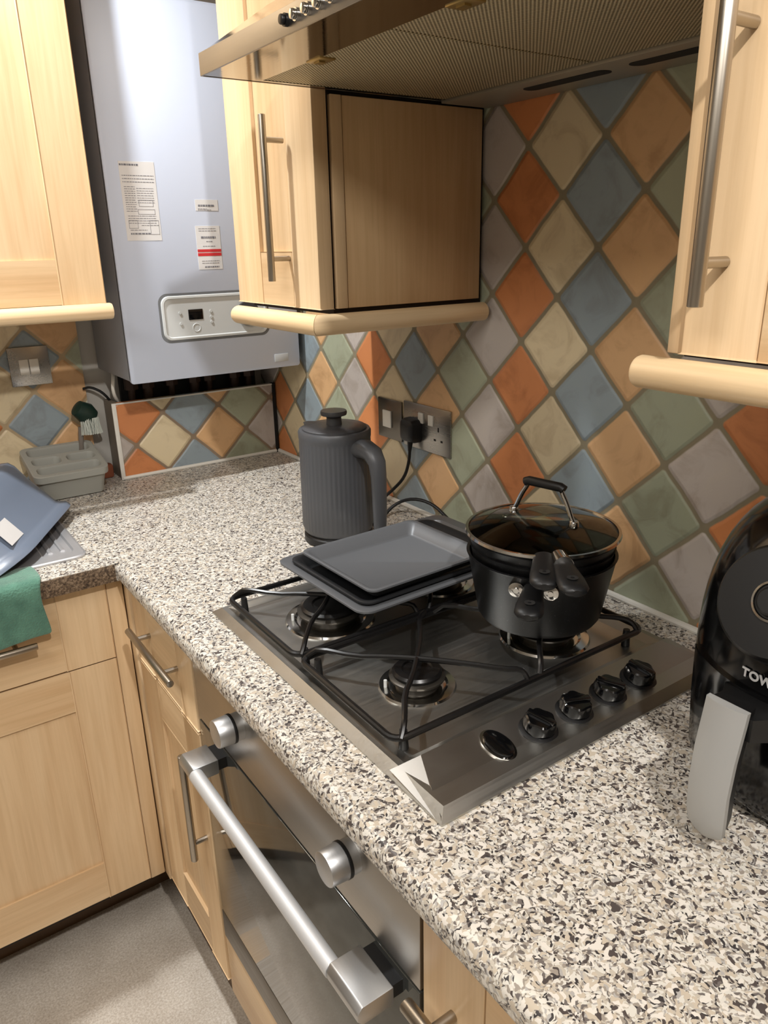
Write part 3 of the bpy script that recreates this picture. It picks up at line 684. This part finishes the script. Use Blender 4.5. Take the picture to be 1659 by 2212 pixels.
MB().lathe([(.1005, 1.0785), (.1025, 1.081), (.1015, 1.0845), (.098, 1.0845), (.0965, 1.080), (.098, 1.0785)], (PX, PY, 0), 64, close=True).done('lid', CHROME, topan); t = bpy.data.objects['lid']; t['label'] = 'glass lid with a steel rim'
gp = []
for k in range(9):
    r = .097 * (1 - k / 8); gp.append((r, 1.083 + .020 * (1 - (r / .097) ** 2)))
gl = gp + [(r, z - .003) for r, z in reversed(gp)]
MB().lathe(gl, (PX, PY, 0), 64).done('glass', GLASS, t)
ha = math.radians(-78)   # handle spans this direction
hd = Vector((math.cos(ha), math.sin(ha), 0)); c = Vector((PX, PY, 0))
e = .043
def hp(u, z): return c + hd * u + Vector((0, 0, z))
zl_ = 1.0975
MB().tube([hp(-e - .006, zl_), hp(-e, zl_ + .006), hp(-e + .008, zl_ + .026), hp(-e + .018, zl_ + .042), hp(-.025, zl_ + .046), hp(.025, zl_ + .046), hp(e - .018, zl_ + .042), hp(e - .008, zl_ + .026), hp(e, zl_ + .006), hp(e + .006, zl_)], .0032, 10, smooth=2).done('lid_handle', CHROME, t); hnd = t
MB().tube([hp(-.029, zl_ + .0445), hp(-.024, zl_ + .047), hp(.024, zl_ + .047), hp(.029, zl_ + .0445)], .0062, 14).done('handle_grip', BLACK_SATIN, hnd)
for sg in (-1, 1): MB().cyl(hp(sg * (e + .003), zl_ - .003), hp(sg * (e + .003), zl_ + .006), .0075, .006, n=18, bev=.001).done('handle_foot', CHROME, hnd)

# ------------------------------------------------------------------ kettle
KX, KY = -.212, -.138
t = thing('kettle', 'tall charcoal ribbed electric kettle with a knob lid', 'kettle', (KX, KY, ZT))
def ribs(r, z, th): return r * (1 + (.013 * (abs(math.sin(24 * th)) - .5) if ZT + .03 < z < 1.105 else 0))
pts = [(0, ZT + .019), (.062, ZT + .019), (.0655, ZT + .024), (.066, ZT + .029)] + [(.0675, ZT + .032), (.0668, 1.00), (.0660, 1.104), (.0662, 1.108), (.0670, 1.112), (.0672, 1.122), (.065, 1.126), (0, 1.126)]
MB().lathe(pts, (KX, KY, 0), 192, mod=ribs).done('body', GREY_KETTLE, t, ang=60)
ld = MB().lathe([(.0595, 1.1255), (.0595, 1.1285), (.057, 1.1305), (.03, 1.133), (0, 1.1335)], (KX, KY, 0), 48).done('lid', GREY_KETTLE_D, t)
MB().lathe([(.0145, 1.1325), (.0135, 1.146), (.0155, 1.149), (.0235, 1.151), (.0245, 1.155), (.0235, 1.159), (0, 1.160)], (KX, KY, 0), 36).done('lid_knob', GREY_KETTLE_D, ld)
MB().lathe([(.062, ZT + .0005), (.0655, ZT + .003), (.0655, ZT + .014), (.062, ZT + .018), (0, ZT + .018)], (KX, KY, 0), 48).done('power_base', BLACK_SATIN, t)
ka = math.radians(-78); kd = Vector((math.cos(ka), math.sin(ka), 0)); kc = Vector((KX, KY, 0)); ks = Vector((-kd.y, kd.x, 0))
def kp(u, z): return kc + kd * u + Vector((0, 0, z))
loops = []
path = [(.058, 1.098, .021, .017), (.080, 1.099, .0205, .017), (.097, 1.093, .020, .0155), (.107, 1.078, .018, .013), (.110, 1.055, .0170, .0115), (.111, 1.02, .0160, .0105), (.1115, .985, .015, .010), (.111, .955, .014, .009), (.110, .946, .010, .006)]
P3 = [kp(u, z) for u, z, a_, b_ in path]
for i, (u, z, a_, b_) in enumerate(path):
    tt = (P3[min(i + 1, len(P3) - 1)] - P3[max(i - 1, 0)]).normalized(); nn = tt.cross(ks).normalized()
    loops.append([P3[i] + ks * a_ * math.cos(q_) + nn * b_ * math.sin(q_) for q_ in [2 * PI * k / 18 for k in range(18)]])
MB().loft(loops).done('handle', GREY_KETTLE, t, ang=60)
sd = -kd
MB().loft([[kc + sd * u + ks * w_ * s_ + Vector((0, 0, z)) for (s_, z) in ((-1, 1.127), (1, 1.127), (.2, zlow), (-.2, zlow))] for u, w_, zlow in ((.055, .02, 1.09), (.066, .016, 1.096), (.080, .006, 1.112))]).done('spout', GREY_KETTLE, t)
MB().tube([kp(.066, 1.0), kp(.067, 1.0)], .001).done('hinge_pin', GREY_KETTLE_D, t)

# ------------------------------------------------------------------ sockets
t = thing('fused_switch', 'small square chrome switch plate on the tiled hob wall, behind the kettle', 'switch', (0, -.02, 1.05))
MB().box((-.0045, -.0625, 1.050), (0, .0225, 1.1345), .0012).done('faceplate', mat('dark_chrome_plate', (120, 114, 106), .25, .9), t)
MB().box((-.0078, -.028, 1.074), (-.004, .002, 1.110), .001).done('rocker', WHITE_PL, t)
t = thing('double_socket', 'chrome double wall socket on the hob wall, a black plug in it', 'socket', (0, -.145, 1.045))
PL2 = brushed('brushed_chrome_plate', (168, 164, 158), .28, 'y', .95, .1)
MB().box((-.0045, -.2215, 1.048), (0, -.0705, 1.1405), .0012).done('faceplate', PL2, t)
for yy, nm in ((-.130, 'l'), (-.162, 'r')):
    MB().box((-.0075, yy - .0075, 1.103), (-.0042, yy + .0075, 1.124), .0008).done('rocker', WHITE_PL, t)
for a_, b_ in (((-.0047, -.1865, 1.094), (-.0040, -.1825, 1.103)), ((-.0047, -.1980, 1.0745), (-.0040, -.1915, 1.0785)), ((-.0047, -.1770, 1.0745), (-.0040, -.1705, 1.0785))):
    MB().box(a_, b_).done('pin_hole', DARK_SLIT, t)
PLY = -.108
t = thing('mains_plug', 'black mains plug pushed into the double socket, its cord hanging down', 'plug', (-.02, PLY, 1.085))
lp = []
for x_, sc in ((-.0048, 1), (-.018, .98), (-.026, .86), (-.030, .55)):
    lp.append([Vector((x_, PLY + sc * p.x, 1.086 + sc * p.y)) for p in rrect(0, 0, .0245, .0245, .011, 0, 5)])
MB().loft(lp).done('plug_body', BLACK_SATIN, t)
MB().cyl((-.016, PLY, 1.066), (-.017, PLY + .001, 1.043), .0065, .0038, n=12).done('strain_relief', BLACK_SATIN, t)
MB().tube([(-.017, PLY, 1.048), (-.018, PLY + .002, 1.02), (-.022, PLY + .012, .985), (-.035, PLY + .035, .955), (-.07, -.06, .928), (-.11, -.055, .916), (-.155, -.095, .915)], .0034, 10, smooth=2).done('cord', BLACK_SATIN, t)
t = thing('mains_lead', 'black cord arching from the kettle base along the foot of the tiles', 'cord', (-.05, -.2, ZT))
MB().tube([(-.148, -.135, .914), (-.11, -.13, .918), (-.07, -.125, .945), (-.045, -.155, .960), (-.022, -.19, .952), (-.014, -.225, .930), (-.014, -.26, .915), (-.02, -.30, .9145)], .0034, 10, smooth=2).done('cord', BLACK_SATIN, t)

t = thing('light_switch', 'chrome double light switch on the tiled wall above the sink', 'switch', (-.583, .59, 1.15))
MB().box((-.6265, .5865, 1.151), (-.5395, .592, 1.2385), .0012).done('faceplate', PL2, t)
for xx in (-.596, -.574): MB().box((xx - .0098, .583, 1.176), (xx + .0098, .5868, 1.211), .001).done('rocker', WHITE_PL, t)

# ------------------------------------------------------------------ sink drainer
t = thing('sink_drainer', 'stainless steel sink drainer let into the worktop under the washing-up bowl', 'sink', (-.9, .3, ZT))
zs = ZT + .0005
SINK = brushed('sink_steel', (206, 206, 208), .5, 'y', .85, .06)
m = MB()
def plate(x0, x1, y0, y1, r): return rrect((x0 + x1) / 2, (y0 + y1) / 2, (x1 - x0) / 2, (y1 - y0) / 2, r, 0, 5)
def zed(L, z): return [Vector((p.x, p.y, z)) for p in L]
O_ = plate(-1.60, -.630, .064, .536, .022)
m.loft([zed(O_, zs), zed(O_, zs + .003), zed(plate(-1.596, -.634, .068, .532, .02), zs + .0045)], cap0=True, cap1=False)
bm = m.bm; edges = []
def ring2(pts, z):
    v = [bm.verts.new((p.x, p.y, z)) for p in pts]; return [bm.edges.new((v[i], v[(i + 1) % len(v)])) for i in range(len(v))]
edges += ring2(plate(-1.596, -.634, .068, .532, .02), zs + .0045) + ring2(plate(-1.24, -.716, .105, .500, .06), zs + .0045) + ring2(plate(-.703, -.646, .090, .510, .02), zs + .0045)
bmesh.ops.triangle_fill(bm, use_beauty=True, use_dissolve=False, edges=edges)
m.loft([zed(plate(-.703, -.646, .090, .510, .02), zs + .0045), zed(plate(-.700, -.649, .094, .506, .018), zs + .0015)], cap0=False, cap1=True)
m.loft([zed(plate(-1.24, -.716, .105, .500, .06), zs + .0045), zed(plate(-1.235, -.721, .110, .495, .058), zs - .006), zed(plate(-1.225, -.731, .120, .485, .05), .765), zed(plate(-1.20, -.756, .145, .46, .04), .752)], cap0=False, cap1=True)
o = m.done('drainer_plate', SINK, t)
for k in range(2): MB().tube([(-.664 - .022 * k, .115, zs + .002), (-.664 - .022 * k, .48, zs + .002)], .0045, 8, flat=.6).done('drainer_ridge', SINK, t)

# washing-up bowl, upside down, one side dropped into the sink basin
tau = math.radians(27)
sd_ = Vector((-.48, -.877, 0)).normalized(); in_ = Vector((-.877, .48, 0)).normalized()
ii = in_ * math.cos(tau) + Vector((0, 0, -math.sin(tau))); uu = Vector((0, 0, 1)) * math.cos(tau) + in_ * math.sin(tau)
Mc = Vector((-.667, .190, .946)); HX, HY, HB = .165, .212, .135
oc = Mc + ii * HX
BM = Matrix(((ii.x, sd_.x, uu.x, oc.x), (ii.y, sd_.y, uu.y, oc.y), (ii.z, sd_.z, uu.z, oc.z), (0, 0, 0, 1)))
t = thing('washing_up_bowl', 'blue-grey plastic washing-up bowl upside down, tipped from the drainer into the sink', 'bowl', (-.80, .232, .918))
def bl(d, z, r): return [BM @ p for p in rrect(0, 0, HX - d, HY - d, r, z, 8)]
m = MB()
m.loft([bl(.013, .004, .10), bl(.002, -.003, .11), bl(-.002, -.009, .112), bl(-.004, -.008, .113), bl(-.001, .001, .111), bl(.009, .008, .103), bl(.014, .014, .10), bl(.030, HB * .6, .09), bl(.037, HB - .018, .08), bl(.044, HB - .006, .07), bl(.056, HB, .06)], cap0=False, cap1=True)
m.loft([bl(.013, .004, .10), bl(.0165, .012, .098), bl(.033, HB * .6, .088), bl(.042, HB - .018, .076), bl(.058, HB - .003, .058)], cap0=False, cap1=True)
m.done('bowl_body', BOWL_BLUE, t, ang=60)
def on_side(v, z): # point on the near long side wall (local x = -HX side)
    dd = .014 + (z - .014) / (HB * .6 - .014) * .016
    return BM @ Vector((-(HX - dd) - .0008, v, z))
m = MB(); m.face([on_side(.075, .018), on_side(.135, .018), on_side(.135, .060), on_side(.075, .060)])
o = m.done('price_sticker', PAPER, t)

# cutlery tray, leaning back against the tiles
t = thing('cutlery_tray', 'grey plastic cutlery tray with four compartments, leaning on the tiled wall', 'cutlery tray', (-.56, .50, ZT))
Wc, Dc, Hc = .162, .158, .066
CM = Matrix.Translation((-.562, .434, ZT)) @ Matrix.Rotation(math.radians(13), 4, 'X') @ Matrix.Translation((0, Dc / 2, 0))
m = MB()
def CL(dx, z, r): return [CM @ p for p in rrect(0, 0, Wc / 2 - dx, Dc / 2 - dx, r, z, 5)]
m.loft([CL(.012, 0, .012), CL(.006, Hc - .018, .016), CL(.0055, Hc - .016, .016), CL(0, Hc - .015, .018), CL(0, Hc, .018), CL(.003, Hc + .001, .016)], cap0=True, cap1=False)
base = m
# top plate with four pocket openings made as a grid of cells
xs = [-Wc / 2 + .003, -Wc / 2 + .012, -.006, .006, Wc / 2 - .012, Wc / 2 - .003]
ys = [-Dc / 2 + .003, -Dc / 2 + .012, -.030, -.021, .017, .026, Dc / 2 - .012, Dc / 2 - .003]
def pocket(x0, x1, y0, y1, dep=.048):
    c_ = ((x0 + x1) / 2, (y0 + y1) / 2); h_ = ((x1 - x0) / 2, (y1 - y0) / 2)
    m.loft([[CM @ p for p in rrect(c_[0], c_[1], h_[0] - dx, h_[1] - dx, r, z, 5)] for dx, r, z in ((0, .014, Hc + .001), (.002, .013, Hc - .004), (.006, .011, Hc - dep))], cap0=False, cap1=True)
pk = [(xs[1], xs[4], ys[1], ys[2]), (xs[1], xs[2], ys[3], ys[4]), (xs[3], xs[4], ys[3], ys[4]), (xs[1], xs[4], ys[5], ys[6])]
for p_ in pk: pocket(*p_)
# fill the rim plate: triangulated face with holes
outer = rrect(0, 0, Wc / 2 - .003, Dc / 2 - .003, .016, Hc + .001, 5)
bm = m.bm; edges = []
def ring(pts):
    v = [bm.verts.new(CM @ p) for p in pts]; return [bm.edges.new((v[i], v[(i + 1) % len(v)])) for i in range(len(v))]
edges += ring(outer)
for x0, x1, y0, y1 in pk: edges += ring(rrect((x0 + x1) / 2, (y0 + y1) / 2, (x1 - x0) / 2, (y1 - y0) / 2, .014, Hc + .001, 5))
bmesh.ops.triangle_fill(bm, use_beauty=True, use_dissolve=False, edges=edges)
m.done('tray_body', CUT_GREY, t, ang=40)

# dish brush behind the tray
t = thing('dish_brush', 'dark green dish brush with pale bristles standing behind the cutlery tray', 'brush', (-.50, .555, .95))
MB().tube([(-.512, .556, ZT + .004), (-.508, .560, .97), (-.500, .560, 1.045)], .006, 10, smooth=1).done('brush_handle', mat('clear_grey_handle', (120, 112, 104), .3), t)
BMx = Matrix.Translation((-.486, .552, 1.078)) @ Matrix.Rotation(math.radians(-50), 4, 'Y') @ Matrix.Rotation(math.radians(20), 4, 'X')
MB().lathe([(0, -.012), (.014, -.010), (.019, 0), (.014, .012), (0, .014)], M=BMx @ Matrix.Diagonal((1.35, .95, 2.3, 1)), n=24).done('brush_head', mat('dark_green_plastic', (20, 46, 38), .4), t)
m = MB()
for k in range(140):
    a = random.random() * 2 * PI; r = .016 * math.sqrt(random.random()); p = Vector((-.480 + 1.3 * r * math.cos(a), .548 + r * .7 * math.sin(a), 1.066))
    m.cyl(p, p + Vector((random.uniform(-.006, .010), -.004, -.038)), .0009, n=5)
m.done('bristles', mat('pale_bristle', (196, 200, 190), .5), t, smooth=False, kind='stuff')
# small terracotta-coloured scourer seen between tray and boxing
o = MB().box((-.476, .548, ZT + .0005), (-.440, .575, .945), .006).done('scourer', mat('terracotta_sponge', (130, 72, 46), .9))
tag(o, 'small terracotta scouring sponge between the cutlery tray and the boxing', 'sponge')

# tea towel over the worktop edge
t_ = MB()
xa, xb = -.728, -1.02
nx, rows_ = 26, [(.075, ZT + .0025), (.05, ZT + .004), (.02, ZT + .004), (.004, ZT + .005), (-.004, ZT + .001), (-.0065, ZT - .010), (-.0065, ZT - .03), (-.007, ZT - .045), (-.006, ZT - .065), (-.006, ZT - .085), (-.0045, ZT - .097)]
grid = []
for i in range(nx + 1):
    u = i / nx; x = xa + (xb - xa) * u; row = []
    for j, (y, z) in enumerate(rows_):
        wv = .0022 * math.sin(u * 19 + j * .35) * min(1, j / 4) + .001 * math.sin(u * 47)
        hang = j / (len(rows_) - 1)
        row.append((x + .004 * math.sin(j * .8 + u * 3), y - max(0, wv) - (.001 if j < 4 else 0), z + (abs(wv) * .4 if j < 4 else 0) - (.018 * u * hang) + (.002 * math.sin(u * 11) if j > 8 else 0)))
    grid.append(row)
vt = [[t_.bm.verts.new(p) for p in r] for r in grid]
for i in range(nx):
    for j in range(len(rows_) - 1): t_.bm.faces.new((vt[i][j], vt[i + 1][j], vt[i + 1][j + 1], vt[i][j + 1]))
o = t_.done('tea_towel', TOWEL, None, ang=80)
sm = o.modifiers.new('solid', 'SOLIDIFY'); sm.thickness = .0035; sm.offset = 1.0
ss = o.modifiers.new('sub', 'SUBSURF'); ss.levels = 1; ss.render_levels = 2
tag(o, 'green towel draped over the worktop edge in front of the sink', 'towel')

# ------------------------------------------------------------------ air fryer
AX, AY = -.172, -1.022
t = thing('air_fryer', 'glossy black air fryer with a silver basket handle', 'air fryer', (AX, AY, ZT))
prof = [(0, ZT + .002), (.108, ZT + .002), (.118, ZT + .008), (.1235, .95), (.127, 1.0), (.1285, 1.05), (.1265, 1.10), (.120, 1.135), (.108, 1.168), (.090, 1.195), (.065, 1.214), (.035, 1.223), (0, 1.225)]
def sm_prof(P, k=2):
    for _ in range(k):
        Q = [P[0]]
        for a, b in zip(P, P[1:]): Q += [(a[0] * .75 + b[0] * .25, a[1] * .75 + b[1] * .25), (a[0] * .25 + b[0] * .75, a[1] * .25 + b[1] * .75)]
        Q.append(P[-1]); P = Q
    return P
MB().lathe(sm_prof(prof, 1), (AX, AY, 0), 72).done('body', BLACK_GLOSS, t, ang=60)
# basket front: dark insert in the lower front of the body
M = Matrix.Translation((AX, AY, 0))
lo = []
for z, rr in ((ZT + .02, .1225), (.94, .1255), (1.0, .1295), (1.052, .131)):
    ring_ = [Vector((AX + (rr + .001) * math.cos(a), AY + (rr + .001) * math.sin(a), z)) for a in [math.radians(180 - 46 + 92 * k / 24) for k in range(25)]]
    ring_ += [Vector((AX + (rr - .02) * math.cos(a), AY + (rr - .02) * math.sin(a), z)) for a in [math.radians(180 + 46 - 92 * k / 24) for k in range(25)]]
    lo.append(ring_)
bk = MB().loft(lo).done('basket_front', BLACK_GLOSS, t)
# bridge between basket and handle
MB().loft([[Vector((x, AY + s_ * w_, z)) for s_, z in ((-1, z0), (1, z0), (1, z1), (-1, z1))] for x, w_, z0, z1 in ((AX - .125, .040, 1.018, 1.048), (AX - .150, .028, 1.030, 1.054), (AX - .184, .020, 1.040, 1.062))]).done('handle_bridge', BLACK_SATIN, t)
hl = []
for z, x, w_ in ((1.068, -.3605, .0190), (1.055, -.3625, .0190), (1.02, -.3690, .0188), (.985, -.3715, .0185), (.955, -.3695, .0182), (.940, -.3665, .0170), (.934, -.3640, .013), (.931, -.3620, .008)):
    hl.append([Vector((x, AY + .002 + w_, z)), Vector((x - .003, AY + .002 + w_ * .6, z)), Vector((x - .004, AY + .002, z)), Vector((x - .003, AY + .002 - w_ * .6, z)), Vector((x, AY + .002 - w_, z)), Vector((x + .005, AY + .002 - w_, z)), Vector((x + .005, AY + .002 + w_, z))])
hh = MB().loft(hl).done('handle', mat('silver_painted_handle', (172, 172, 170), .45, .35), t, ang=50)
hl = []
for z, x, w_ in ((1.066, -.355, .0175), (1.02, -.3635, .0175), (.985, -.366, .017), (.955, -.364, .0165), (.937, -.360, .012)):
    hl.append([Vector((x, AY + .002 + w_, z)), Vector((x, AY + .002 - w_, z)), Vector((x + .013, AY + .002 - w_ * .9, z)), Vector((x + .013, AY + .002 + w_ * .9, z))])
MB().loft(hl).done('handle_back', BLACK_SATIN, hh)
# round control dial face
dc = Vector((AX - .122, AY + .006, 1.142)); dn = Vector((-.90, .0, .43)).normalized()
DM = Matrix.Translation(dc) @ Vector((0, 0, 1)).rotation_difference(dn).to_matrix().to_4x4()
f = MB().lathe([(.058, -.040), (.0525, .003), (.049, .0080), (0, .0095)], M=DM, n=48).done('control_face', BLACK_SATIN, t)
MB().lathe([(.0175, .0090), (.0185, .0105), (.0165, .011), (.0155, .0090)], M=DM, n=40, close=True).done('dial_ring', CHROME, f)
MB().lathe([(.0135, .009), (.013, .014), (.011, .0155), (0, .0155)], M=DM, n=32).done('dial', BLACK_SATIN, f)
for k in range(4):
    a = math.radians(-70 + 30 * k); p0 = DM @ Vector((.027 * math.cos(a), .027 * math.sin(a), .0085)); p1 = DM @ Vector((.027 * math.cos(a), .027 * math.sin(a), .0102))
    MB().cyl(p0, p1, .0011, n=8).done('dial_mark', WHITE_PL, f)
up = (DM.to_3x3() @ Vector((1, 0, 0)))
if up.z < 0: up = -up
sdv = dn.cross(up).normalized()
m = MB(); pc = dc + dn * .0100 + up * .038 + sdv * 0
sy = Vector((0, 1, 0))
m.tube([pc + sy * .014, pc - sy * .012], .0028, 10).done('face_print', WHITE_PL, f)
# lettering wrapped round the body
cu = bpy.data.curves.new('lettering', 'FONT'); cu.body = 'TOWER'; cu.size = .0120; cu.extrude = .0004; cu.align_x = 'CENTER'; cu.offset = .0004; cu.space_character = 1.05
to = bpy.data.objects.new('lettering_tmp', cu); COL.objects.link(to)
bpy.context.view_layer.update()
me = bpy.data.meshes.new_from_object(to); bpy.data.objects.remove(to); bpy.data.curves.remove(cu)
for v in me.vertices:
    x_, y_, z_ = v.co; a = PI + (x_ - .003) / .1295; rr = .1290 + z_ + .0006 - max(0, (y_)) * .02
    v.co = (AX + rr * math.cos(a), AY + rr * math.sin(a), 1.064 + y_)
me.materials.append(mat('silver_lettering', (205, 205, 205), .4))
o = bpy.data.objects.new('lettering', me); COL.objects.link(o); o.parent = t; o.location = -t.location
